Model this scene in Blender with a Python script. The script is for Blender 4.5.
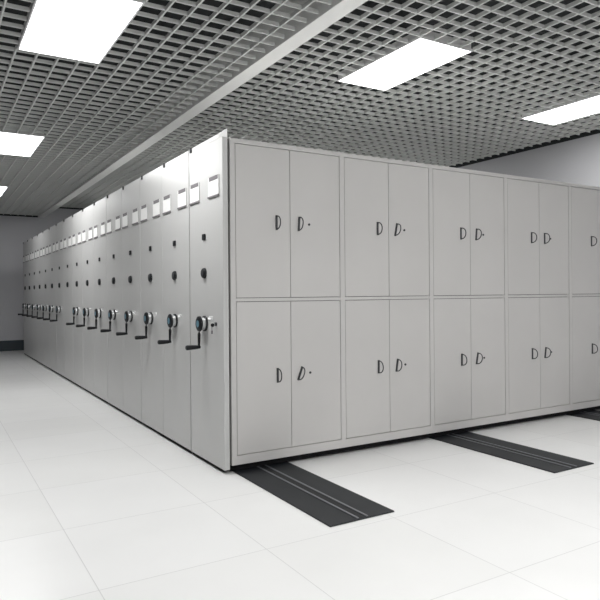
import bpy, bmesh, math
from mathutils import Vector, Matrix

for o in list(bpy.data.objects):
    bpy.data.objects.remove(o)
scene = bpy.context.scene
COL = scene.collection

# ------------------------------------------------------------------ camera
FPX = 622.0
cam_data = bpy.data.cameras.new('camera')
cam = bpy.data.objects.new('camera', cam_data)
COL.objects.link(cam)
cam_data.sensor_width = 36.0
cam_data.lens = FPX / 600.0 * 36.0
cam_data.shift_x = 0.0
cam_data.shift_y = -6.6 / 600.0
cam_data.clip_start = 0.05
TH = math.radians(30.95)
fwd = Vector((math.sin(TH), math.cos(TH), 0))
right = Vector((math.cos(TH), -math.sin(TH), 0))
up = Vector((0, 0, 1))
ROLL = math.radians(-0.447)          # verticals lean slightly to the left at the top
r2 = right * math.cos(ROLL) + up * math.sin(ROLL) * -1.0 * -1.0
u2 = up * math.cos(ROLL) - right * math.sin(ROLL)
R = Matrix((r2, u2, -fwd)).transposed()
cam.matrix_world = Matrix.Translation((0, 0, 1.25)) @ R.to_4x4()
scene.camera = cam

# ------------------------------------------------------------------ view / world
scene.view_settings.view_transform = 'Standard'
scene.view_settings.look = 'None'
scene.view_settings.gamma = 1.0
scene.view_settings.use_curve_mapping = False
scene.view_settings.exposure = 0.0
world = bpy.data.worlds.new('world')
scene.world = world
world.use_nodes = True
world.node_tree.nodes['Background'].inputs[0].default_value = (0.8, 0.85, 0.9, 1)
world.node_tree.nodes['Background'].inputs[1].default_value = 0.15

# ceiling fixtures: (x0, y0, ceiling height, power in W, label)
Z_LOW, Z_HIGH = 3.07, 3.315
FIX_LOW = [(0.58, -3.79, 55), (0.58, 0.01, 36), (0.58, 3.81, 42), (0.58, 7.61, 42), (0.58, 11.41, 9)]  # the pair behind and beside the camera is added, unseen, to supply light
FIX_HIGH = [(3.43, 3.8, 50), (6.08, 3.8, 20), (3.43, 0.05, 46), (6.13, 0.05, 7), (3.43, -3.7, 62),  # those before the doors and behind the camera are added, unseen, for light
            (3.43, 7.55, 30), (6.13, 7.55, 26), (3.43, 11.3, 26), (6.13, 11.3, 20)]  # lamps over the shelving are added out of sight to brighten the ceiling

# ------------------------------------------------------------------ materials
def mat(name, col, rough=0.5, metal=0.0, noise=0.0, nscale=6.0, bump=0.0, spec=0.5, emit=None):
    m = bpy.data.materials.new(name)
    m.use_nodes = True
    nt = m.node_tree
    b = nt.nodes['Principled BSDF']
    b.inputs['Base Color'].default_value = (*col, 1)
    b.inputs['Roughness'].default_value = rough
    b.inputs['Metallic'].default_value = metal
    b.inputs['Specular IOR Level'].default_value = spec
    if noise or bump:
        tc = nt.nodes.new('ShaderNodeTexCoord')
        n = nt.nodes.new('ShaderNodeTexNoise')
        n.inputs['Scale'].default_value = nscale
        n.inputs['Detail'].default_value = 4
        nt.links.new(tc.outputs['Object'], n.inputs['Vector'])
        if noise:
            mx = nt.nodes.new('ShaderNodeMix'); mx.data_type = 'RGBA'
            mx.inputs['A'].default_value = (*[c * (1 - noise) for c in col], 1)
            mx.inputs['B'].default_value = (*[min(1, c * (1 + noise)) for c in col], 1)
            nt.links.new(n.outputs['Fac'], mx.inputs['Factor'])
            nt.links.new(mx.outputs['Result'], b.inputs['Base Color'])
        if bump:
            bp = nt.nodes.new('ShaderNodeBump')
            bp.inputs['Strength'].default_value = bump
            bp.inputs['Distance'].default_value = 0.002
            nt.links.new(n.outputs['Fac'], bp.inputs['Height'])
            nt.links.new(bp.outputs['Normal'], b.inputs['Normal'])
    if emit:
        b.inputs['Emission Color'].default_value = (1, 1, 1, 1)
        b.inputs['Emission Strength'].default_value = emit
    return m

M_PANEL = mat('grey_powder_coat', (0.54, 0.54, 0.535), 0.34, noise=0.03, nscale=2.5)
M_DOOR = mat('door_powder_coat', (0.565, 0.553, 0.545), 0.5, noise=0.06, nscale=1.8)
M_CARCASS = mat('carcass_steel', (0.40, 0.40, 0.395), 0.55)
M_GAP = mat('gap_shadow_seal', (0.06, 0.06, 0.06), 0.8)  # dark tone that puts the shade of the door gaps into the colour
M_BLACK = mat('black_plastic', (0.008, 0.009, 0.011), 0.5, spec=0.3)
M_UNDER = mat('black_chassis', (0.008, 0.008, 0.009), 0.9, spec=0.15)
M_BLACKM = mat('black_metal', (0.03, 0.032, 0.036), 0.45)
M_CHROME = mat('satin_chrome', (0.72, 0.73, 0.74), 0.22, metal=1.0)
M_BRIGHT = mat('polished_badge', (0.92, 0.92, 0.92), 0.25, metal=0.2)
M_BLUE = mat('blue_hub_disc', (0.12, 0.24, 0.31), 0.4)
M_CARD = mat('white_card', (0.86, 0.86, 0.85), 0.7, noise=0.03, nscale=30)
M_HOLDER = mat('card_holder_grey', (0.17, 0.16, 0.17), 0.6)
M_GRID = mat('ceiling_blades', (0.62, 0.63, 0.615), 0.6)
M_BEAM = mat('white_beam', (0.90, 0.90, 0.88), 0.5, noise=0.02)
M_PLENUM = mat('dark_plenum', (0.018, 0.021, 0.022), 0.9)
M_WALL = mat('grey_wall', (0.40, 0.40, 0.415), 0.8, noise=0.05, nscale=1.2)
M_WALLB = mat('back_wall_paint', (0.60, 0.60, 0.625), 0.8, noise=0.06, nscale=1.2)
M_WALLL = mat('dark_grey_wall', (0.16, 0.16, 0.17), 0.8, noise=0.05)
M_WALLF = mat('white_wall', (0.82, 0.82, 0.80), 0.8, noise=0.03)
M_SKIRT = mat('dark_skirting', (0.035, 0.05, 0.06), 0.5)
M_LAMPFRAME = mat('lamp_frame', (0.8, 0.8, 0.8), 0.4)
M_DIFF = mat('lamp_diffuser', (0.9, 0.9, 0.9), 0.5, emit=6.0)
M_RAIL = mat('rail_steel', (0.30, 0.31, 0.33), 0.4, metal=0.8)
M_TRACK = mat('black_track_cover', (0.011, 0.013, 0.016), 0.5, spec=0.35, noise=0.25, nscale=9)

def floor_material():
    m = bpy.data.materials.new('white_floor_tile')
    m.use_nodes = True
    nt = m.node_tree
    b = nt.nodes['Principled BSDF']
    tc = nt.nodes.new('ShaderNodeTexCoord')
    mp = nt.nodes.new('ShaderNodeMapping')
    mp.inputs['Location'].default_value = (-(1.416 - 1.6), -0.3, 0)
    br = nt.nodes.new('ShaderNodeTexBrick')
    br.offset = 0.0
    br.inputs['Scale'].default_value = 1.0
    br.inputs['Brick Width'].default_value = 0.8
    br.inputs['Row Height'].default_value = 0.8
    br.inputs['Mortar Size'].default_value = 0.0025
    br.inputs['Mortar Smooth'].default_value = 0.2
    br.inputs['Color1'].default_value = (0.80, 0.80, 0.80, 1)
    br.inputs['Color2'].default_value = (0.775, 0.775, 0.77, 1)
    br.inputs['Mortar'].default_value = (0.60, 0.60, 0.60, 1)
    nt.links.new(tc.outputs['Object'], mp.inputs['Vector'])
    nt.links.new(mp.outputs['Vector'], br.inputs['Vector'])
    n = nt.nodes.new('ShaderNodeTexNoise')
    n.inputs['Scale'].default_value = 1.5
    n.inputs['Detail'].default_value = 5
    nt.links.new(tc.outputs['Object'], n.inputs['Vector'])
    ramp = nt.nodes.new('ShaderNodeMapRange')
    ramp.inputs['To Min'].default_value = 0.93
    ramp.inputs['To Max'].default_value = 1.05
    nt.links.new(n.outputs['Fac'], ramp.inputs['Value'])
    mx = nt.nodes.new('ShaderNodeVectorMath'); mx.operation = 'SCALE'
    nt.links.new(br.outputs['Color'], mx.inputs[0])
    nt.links.new(ramp.outputs['Result'], mx.inputs['Scale'])
    nt.links.new(mx.outputs['Vector'], b.inputs['Base Color'])
    b.inputs['Roughness'].default_value = 0.33
    return m
M_FLOOR = floor_material()

# ------------------------------------------------------------------ helpers
class MB:
    def __init__(self):
        self.bm = bmesh.new()
    def box(self, x0, x1, y0, y1, z0, z1):
        v = [self.bm.verts.new((x, y, z)) for z in (z0, z1) for x, y in ((x0, y0), (x1, y0), (x1, y1), (x0, y1))]
        for f in ((3, 2, 1, 0), (4, 5, 6, 7), (0, 1, 5, 4), (1, 2, 6, 5), (2, 3, 7, 6), (3, 0, 4, 7)):
            self.bm.faces.new([v[i] for i in f])
        return self
    def prism(self, poly, z0, z1):
        """vertical prism over a counter-clockwise xy outline"""
        n = len(poly)
        a = [self.bm.verts.new((x, y, z0)) for x, y in poly]
        b = [self.bm.verts.new((x, y, z1)) for x, y in poly]
        self.bm.faces.new(a[::-1]); self.bm.faces.new(b)
        for i in range(n):
            j = (i + 1) % n
            self.bm.faces.new((a[i], a[j], b[j], b[i]))
        return self
    def tube(self, pts, radii, seg=12, up=Vector((0, 0, 1)), squash=1.0):
        pts = [Vector(p) for p in pts]
        if not hasattr(radii, '__len__'):
            radii = [radii] * len(pts)
        rings = []
        for i, p in enumerate(pts):
            d = (pts[min(i + 1, len(pts) - 1)] - pts[max(i - 1, 0)]).normalized()
            a = d.cross(up)
            if a.length < 1e-3:
                a = d.cross(Vector((1, 0, 0)))
            a.normalize()
            b = d.cross(a).normalized()
            rings.append([self.bm.verts.new(p + (a * math.cos(t) + b * math.sin(t) * squash) * radii[i])
                          for t in (2 * math.pi * k / seg for k in range(seg))])
        for r, q in zip(rings, rings[1:]):
            for k in range(seg):
                self.bm.faces.new((r[k], r[(k + 1) % seg], q[(k + 1) % seg], q[k]))
        self.bm.faces.new(rings[0][::-1]); self.bm.faces.new(rings[-1])
        return self
    def build(self, name, m, parent=None, smooth=False, bevel=0.0):
        bmesh.ops.recalc_face_normals(self.bm, faces=self.bm.faces[:])
        me = bpy.data.meshes.new(name)
        self.bm.to_mesh(me); self.bm.free()
        me.materials.append(m)
        if smooth:
            for p in me.polygons:
                p.use_smooth = True
            me.set_sharp_from_angle(angle=math.radians(40))
        o = bpy.data.objects.new(name, me)
        COL.objects.link(o)
        if parent is not None:
            o.parent = parent
        if bevel:
            bv = o.modifiers.new('bevel', 'BEVEL')
            bv.width = bevel; bv.segments = 2; bv.limit_method = 'ANGLE'
        return o

def empty(name, loc):
    o = bpy.data.objects.new(name, None)
    o.empty_display_size = 0.1
    COL.objects.link(o)
    o.location = loc
    return o

def tag(o, label, cat, group=None):
    o['label'] = label
    o['category'] = cat
    if group:
        o['group'] = group
    return o

def struct(name, mb, m):
    o = mb.build(name, m)
    o['kind'] = 'structure'
    return o

def copy_tree(o, parent=None):
    c = o.copy()
    COL.objects.link(c)
    c.parent = parent
    for ch in list(o.children):
        copy_tree(ch, c)
    return c

# ------------------------------------------------------------------ room shell
CX, CY = 1.796, 3.958               # near corner of the shelving block
XL, XR = -2.6, 7.47
YB, YF = -4.6, 15.49
Z_PLEN = 3.95
T = 0.12
struct('floor', MB().box(XL - T, XR + T, YB - T, YF + T, -0.15, 0), M_FLOOR)
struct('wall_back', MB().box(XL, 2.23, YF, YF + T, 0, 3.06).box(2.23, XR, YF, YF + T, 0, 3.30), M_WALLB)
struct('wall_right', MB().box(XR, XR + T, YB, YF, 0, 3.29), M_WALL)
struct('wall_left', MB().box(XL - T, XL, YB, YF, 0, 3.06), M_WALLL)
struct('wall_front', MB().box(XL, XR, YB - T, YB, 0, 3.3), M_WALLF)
# unpainted dark walls and slab above the open ceiling
struct('trim_2', MB().box(XL, 2.23, YF, YF + T, 3.06, Z_PLEN).box(2.23, XR, YF, YF + T, 3.30, Z_PLEN)
       .box(XR, XR + T, YB, YF, 3.29, Z_PLEN).box(XL - T, XL, YB, YF, 3.06, Z_PLEN)
       .box(XL, XR, YB - T, YB, 3.3, Z_PLEN).box(XL - T, XR + T, YB - T, YF + T, Z_PLEN, Z_PLEN + 0.1), M_PLENUM)
struct('baseboard_back', MB().box(XL, XR, YF - 0.02, YF, 0, 0.235), M_SKIRT)
struct('baseboard_right', MB().box(XR - 0.02, XR, YB, YF - 0.02, 0, 0.10), M_SKIRT)

# open-cell grid ceilings
def grid(name, x0, x1, y0, y1, z, fixtures, phx, phy, ext=0.0, hgt=0.031, th=0.012):
    mb = MB()
    holes = [(fx, fx + 0.6, fy, fy + 1.2) for fx, fy, _ in fixtures]
    P = 0.15
    def cut(a, b, ivs):
        segs = [(a, b)]
        for c, d in ivs:
            out = []
            for s, e in segs:
                if d <= s or c >= e:
                    out.append((s, e))
                else:
                    if c > s: out.append((s, c))
                    if d < e: out.append((d, e))
            segs = out
        return segs
    k = math.ceil((x0 - phx) / P - 1e-6)
    while phx + k * P <= x1 + 1e-6:
        x = phx + k * P; k += 1
        ivs = [(h[2], h[3]) for h in holes if h[0] - 0.01 < x < h[1] + 0.01]
        for s, e in cut(y0, y1, ivs):
            mb.box(x - th / 2, x + th / 2, s, e, z, z + hgt)
    k = math.ceil((y0 - phy) / P - 1e-6)
    while phy + k * P <= y1 + 1e-6:
        y = phy + k * P; k += 1
        ivs = [(h[0], h[1]) for h in holes if h[2] - 0.01 < y < h[3] + 0.01]
        for s, e in cut(x0, x1 + ext, ivs):
            mb.box(s, e, y - th / 2, y + th / 2, z + 0.001, z + hgt - 0.001)
    o = mb.build(name, M_GRID)
    o['kind'] = 'structure'
    return o
grid('ceiling_low', XL + 0.05, 2.20, YB + 0.05, YF - 0.10, Z_LOW, FIX_LOW, 1.18, 7.61, hgt=0.028)
grid('ceiling_high', 2.36, XR - 0.12, YB + 0.05, YF - 0.10, Z_HIGH, FIX_HIGH, 3.43, 3.8, ext=0.07)
# beam dropped along the change of ceiling level
struct('trim_1', MB().box(2.218, 2.35, YB, YF - 0.002, Z_LOW - 0.01, Z_HIGH + 0.06), M_BEAM)

# ------------------------------------------------------------------ ceiling lamps
def lamp(x, y, z, power, label):
    t = empty('ceiling_lamp', (x, y, z))
    MB().box(0.012, 0.588, 0.012, 1.188, 0.006, 0.075).build('lamp_housing', M_LAMPFRAME, t)
    MB().box(0.004, 0.596, 0.004, 0.016, -0.004, 0.02).box(0.004, 0.596, 1.184, 1.196, -0.004, 0.02) \
        .box(0.004, 0.016, 0.016, 1.184, -0.004, 0.02).box(0.584, 0.596, 0.016, 1.184, -0.004, 0.02).build('lamp_frame', M_LAMPFRAME, t)
    d = MB().box(0.017, 0.583, 0.017, 1.183, -0.001, 0.005).build('diffuser', M_DIFF, t)
    for sx in (0.2, 0.4):
        MB().tube([(sx, 1.09, -0.012), (sx, 1.09, -0.001)], 0.014, 12).build('screw', M_HOLDER, d)
    ld = bpy.data.lights.new('lamp_light', 'AREA')
    ld.shape = 'RECTANGLE'; ld.size = 0.55; ld.size_y = 1.15
    ld.energy = power
    ld.color = (1.0, 1.0, 0.985)
    lo = bpy.data.objects.new('lamp_light', ld)
    COL.objects.link(lo)
    lo.parent = t
    lo.location = (0.3, 0.6, -0.006)
    tag(t, label, 'ceiling light', 'recessed ceiling lamps')
    return t
LOW_L = ['rectangular white lamp in the lower ceiling, rearmost, behind the camera',
         'rectangular white lamp in the lower ceiling, overhead beside the camera',
         'rectangular white lamp in the lower ceiling beside the nearest shelving end panels',
         'glowing rectangular lamp in the lower ceiling at the left edge, above the aisle',
         'rectangular lamp in the lower ceiling at the far end of the aisle']
HIGH_L = ['glowing rectangular lamp in the raised ceiling above the second and third cabinet bays',
          'glowing rectangular lamp in the raised ceiling at the right, close to the right wall',
          'rectangular lamp in the raised ceiling in front of the cabinet doors, to the right overhead',
          'rectangular lamp in the raised ceiling in front of the doors, by the right wall',
          'rectangular lamp in the raised ceiling far behind the camera',
          'rectangular lamp in the raised ceiling above the middle of the shelving block',
          'rectangular lamp in the raised ceiling above the shelving, by the right wall',
          'rectangular lamp in the raised ceiling above the far end of the shelving',
          'rectangular lamp in the raised ceiling in the far right corner']
for (x, y, p), l in zip(FIX_LOW, LOW_L):
    lamp(x, y, Z_LOW, p, l)
for (x, y, p), l in zip(FIX_HIGH, HIGH_L):
    lamp(x, y, Z_HIGH, p, l)

# ------------------------------------------------------------------ floor tracks
TRACKS = [(0.04, 0.48, 'black floor track running out below the first cabinet bay at the near corner'),
          (1.89, 2.33, 'black floor track with two thin bright rails running out below the third cabinet bay'),
          (3.74, 4.18, 'black floor track running out below the fifth cabinet bay near the right edge')]
for a, b, l in TRACKS:
    t = empty('floor_track', (CX + a, CY, 0))
    w = b - a
    y0, y1 = -1.19, 11.0
    MB().box(0, w, y0, y1, 0.0005, 0.008).build('track_cover', M_TRACK, t, bevel=0.002)
    for c in (w / 2 - 0.028, w / 2 + 0.035):
        MB().box(c - 0.006, c + 0.006, y0 + 0.01, y1, 0.0082, 0.012).build('rail', M_RAIL, t)
    MB().box(w / 2 - 0.015, w / 2 + 0.022, y0 + 0.01, y1, 0.0082, 0.0095).build('rail_groove', M_BLACK, t)
    tag(t, l, 'floor rail', 'floor tracks of the mobile shelving')

# ------------------------------------------------------------------ shelving
H_PANEL, H_BODY = 2.370, 2.338
X_END = 5.575
def cyl(x0, x1, y, z, r0, r1=None, seg=28):
    """round shape along the local x axis"""
    r1 = r0 if r1 is None else r1
    return MB().tube([(x0, y, z), (x1, y, z)], [r0, r1], seg)

PX = -0.040                          # the end panels stand 40 mm proud of the corner
def end_fittings(root, dial_y, crank=True):
    """everything mounted on the aisle-side end panel; panel face is at local x = PX"""
    F = PX
    for off in (-0.180, 0.186):
        c = dial_y + off
        h = MB().box(F - 0.003, F, c - 0.098, c + 0.098, 1.940, 2.088).build('label_holder', M_CARCASS, root)
        MB().box(F - 0.0055, F - 0.0031, c - 0.092, c + 0.092, 1.952, 2.086).build('card', M_CARD, h)
        MB().box(F - 0.010, F - 0.0031, c - 0.098, c + 0.098, 1.940, 1.951).build('holder_lip', M_HOLDER, h)
        MB().box(F - 0.008, F - 0.0056, c - 0.085, c + 0.070, 2.060, 2.088).build('holder_tab', M_HOLDER, h)  # dark strip standing in for the shadow in the thumb notch
    MB().box(F - 0.012, F, dial_y - 0.024, dial_y + 0.024, 1.648, 1.692).build('indicator_window', M_BLACK, root, bevel=0.003)
    d = MB().tube([(F - 0.020, dial_y, 1.404), (F - 0.014, dial_y, 1.404), (F, dial_y, 1.404)], [0.030, 0.037, 0.039], 28).build('dial', M_BLACK, root, smooth=True)
    cyl(F - 0.022, F - 0.020, dial_y, 1.404, 0.018, 0.020).build('dial_face', M_BLACKM, d, smooth=True)
    MB().box(F - 0.010, F + 0.012, dial_y + 0.24, dial_y + 0.265, 2.340, 2.373).build('top_clip', M_BLACK, root)
    if crank:
        y, z = dial_y, 1.033
        b = cyl(F - 0.012, F, y, z, 0.056).build('crank', M_BLACK, root, smooth=True)
        cyl(F - 0.037, F - 0.012, y, z, 0.048).build('drum', M_CHROME, b, smooth=True)
        # hub with the arm growing down from it
        hub = MB()
        hub.tube([(F - 0.058, y, z), (F - 0.053, y, z), (F - 0.042, y, z), (F - 0.037, y, z)], [0.046, 0.055, 0.057, 0.050], 28)
        hub.tube([(F - 0.048, y, z - 0.035), (F - 0.048, y, z - 0.075), (F - 0.050, y, z - 0.166)], [0.0125, 0.0115, 0.0085], 12)
        hub.build('hub_arm', M_BLACK, b, smooth=True)
        cyl(F - 0.060, F - 0.058, y, z, 0.026, 0.024).build('hub_disc', M_BLUE, b, smooth=True)
        g = z - 0.171
        MB().tube([(F - 0.040, y, g), (F - 0.056, y, g), (F - 0.064, y, g), (F - 0.11, y, g),
                   (F - 0.142, y, g), (F - 0.150, y, g)],
                  [0.010, 0.012, 0.0145, 0.0175, 0.0185, 0.014], 16).build('grip', M_BLACK, b, smooth=True)
        # small bright latch beside the wheel
        MB().box(F - 0.007, F, y - 0.152, y - 0.072, 1.067, 1.089).build('latch_plate', M_BRIGHT, root, bevel=0.003)

def panel_mesh(y0, y1, z0=0.030):
    return MB().box(PX, 0.0, y0, y1, z0, H_PANEL)

# --- one middle unit, copied down the row
PITCH = 0.6497
def make_unit():
    W = PITCH
    t = empty('mobile_shelving_unit', (0, 0, 0))
    panel_mesh(0.004, W - 0.004).build('end_panel', M_PANEL, t, bevel=0.001)
    MB().box(0.002, X_END, 0.035, W - 0.035, 0.055, H_BODY).build('cabinet_body', M_CARCASS, t)
    MB().box(-0.034, X_END - 0.02, 0.01, W - 0.01, 0.0125, 0.054).build('chassis', M_UNDER, t)
    return t

ORD = ['', 'second', 'third', 'fourth', 'fifth', 'sixth', 'seventh', 'eighth', 'ninth', 'tenth', 'eleventh',
       'twelfth', 'thirteenth', 'fourteenth', 'fifteenth', 'sixteenth']
plain = make_unit()
full = make_unit()
end_fittings(full, 0.325)
end_fittings(plain, 0.325, crank=False)
G = 'mobile shelving units seen by their aisle end panels'
for k in range(1, 16):
    y = CY + 0.640 + PITCH * (k - 1)
    if k == 1:
        u = full
    elif k == 8:
        u = plain
    else:
        u = copy_tree(full)
    gap = {1: 0.003, 3: 0.0035, 5: 0.0035, 10: 0.003}.get(k, 0.0)
    u.location = (CX, y + gap, 0)
    if k == 8:
        l = 'grey mobile shelving unit, ninth from the near corner, the only one without a hand crank'
    elif k == 15:
        l = 'grey mobile shelving unit at the far end of the row, last before the back wall'
    elif k == 7:
        l = 'grey mobile shelving unit with hand crank, just nearer than the one without a crank'
    elif k == 9:
        l = 'grey mobile shelving unit with hand crank, just beyond the one without a crank'
    elif k < 8:
        l = 'grey mobile shelving unit with black hand crank, %s end panel from the near corner' % ORD[k]
    else:
        l = 'grey mobile shelving unit with hand crank, %s end panel counted from the back wall' % ORD[15 - k]
    tag(u, l, 'storage shelving', G)

# --- near unit with the row of cabinet doors
unit = empty('mobile_shelving_unit', (CX, CY, 0))
tag(unit, 'near grey steel mobile cabinet unit with two tiers of double doors facing the camera', 'storage shelving')
pm = MB()
pm.box(PX, 0.0, 0.0, 0.631, 0.028, 2.340)
pm.prism([(PX, 0.060), (0.0, 0.0), (0.0, 0.632), (PX, 0.632)], 2.340, 2.373)
for v in pm.bm.verts:
    if v.co.z > 2.37 and abs(v.co.x) < 1e-4 and v.co.y < 0.01:
        v.co.z = 2.402            # pointed front corner of the top edge
pm.build('end_panel', M_PANEL, unit, bevel=0.002)
end_fittings(unit, 0.332)
kb = cyl(PX - 0.010, PX, 0.125, 1.037, 0.013).build('lock', M_BLACKM, unit, smooth=True)
cyl(PX - 0.012, PX - 0.010, 0.125, 1.037, 0.008).build('keyhole', M_CHROME, kb, smooth=True)

MB().box(0.001, X_END - 0.002, 0.028, 0.60, 0.055, H_BODY - 0.002).build('cabinet_body', M_GAP, unit)  # body coloured dark so the gaps around the doors read as shade
MB().box(0.0, X_END, 0.03, 0.62, 0.0125, 0.054).box(-0.034, 0.0, 0.03, 0.62, 0.0125, 0.027).build('chassis', M_UNDER, unit)
MB().box(0.018, X_END, 0.026, 0.602, H_BODY - 0.002, H_BODY).build('top_panel', M_DOOR, unit)
MB().box(X_END - 0.002, X_END, 0.026, 0.602, 0.055, H_BODY - 0.002).build('far_side_panel', M_DOOR, unit)

posts = [0.0365, 0.963, 1.882, 2.808, 3.745, 4.665, 5.565]
fr = MB()
fr.box(0.016, 0.055, 0.0, 0.025, 0.054, H_BODY)
for p in posts[1:]:
    x1 = min(p + 0.0215, X_END)
    fr.box(p - 0.0215, x1, 0.0, 0.025, 0.054, H_BODY)
for a, b in zip(posts, posts[1:]):
    xa = a + (0.0185 if a < 0.1 else 0.0215); xb = b - 0.0215
    for z0, z1 in ((0.054, 0.118), (1.196, 1.219), (2.306, H_BODY)):
        fr.box(xa, xb, 0.001, 0.025, z0, z1)
fr.build('door_frame', M_DOOR, unit)

def make_handle(door, x, z, tilt=0.0):
    mb = MB()
    mb.box(-0.0075, 0.0075, -0.006, 0, -0.053, 0.053)
    n = 14
    pts = []
    for i in range(n + 1):
        a = -math.pi / 2 + math.pi * i / n
        pts.append((0, -0.003 - 0.058 * math.cos(a) ** 0.7 if abs(math.cos(a)) > 1e-6 else -0.003, 0.047 * math.sin(a)))
    mb.tube(pts, 0.0042, 8, up=Vector((1, 0, 0)))
    o = mb.build('handle', M_BLACKM, door, smooth=True)
    o.location = (x, 0, z)
    o.rotation_euler = (0, tilt, 0)
    return o

# a few of the loose pulls hang askew
TILTS = {(0, 0, 1): 20, (0, 1, 1): 4, (1, 1, 1): 11, (1, 0, 1): 9, (2, 0, 1): 12, (2, 1, 1): 5, (3, 0, 1): 9}
for bi, (a, b) in enumerate(zip(posts, posts[1:])):
    xa = a + (0.0185 if a < 0.1 else 0.0215); xb = b - 0.0215
    mid = (xa + xb) / 2
    for tier, (z0, z1, hz) in enumerate(((0.118, 1.196, 0.657), (1.219, 2.306, 1.765))):
        g = 0.004
        for side, (da, db) in enumerate(((xa + g, mid - g / 2), (mid + g / 2, xb - g))):
            d = MB().box(da, db, 0.001, 0.019, z0 + g, z1 - g).build('door', M_DOOR, unit, bevel=0.0015)
            hx = mid - 0.115 if side == 0 else mid + 0.075
            tilt = math.radians(TILTS.get((bi, tier, side), 0))
            h = make_handle(d, hx, hz, tilt)
            h.location.y = 0.001
            if side == 1:
                MB().tube([(hx + 0.088, -0.004, hz), (hx + 0.088, 0.001, hz)], 0.009, 14).build('door_lock', M_BLACKM, d, smooth=True)

# --- key hanging in the lock of the near unit
key = empty('key', (CX + PX - 0.012, CY + 0.125, 1.037))
MB().box(-0.012, -0.0005, -0.0012, 0.0012, -0.003, 0.003).build('key_blade', M_CHROME, key)
MB().tube([(-0.018, -0.003, -0.006), (-0.018, 0.003, -0.006)], 0.013, 18).build('key_head', M_BLACK, key, smooth=True)
MB().tube([(-0.020, 0, -0.014), (-0.022, 0, -0.026), (-0.022, 0, -0.045)], 0.0025, 8).build('key_tag_cord', M_BLACKM, key, smooth=True)
MB().box(-0.026, -0.018, -0.009, 0.009, -0.068, -0.045).build('key_tag', M_HOLDER, key, bevel=0.002)
tag(key, 'small black-headed key hanging from the lock beside the nearest hand crank', 'key')
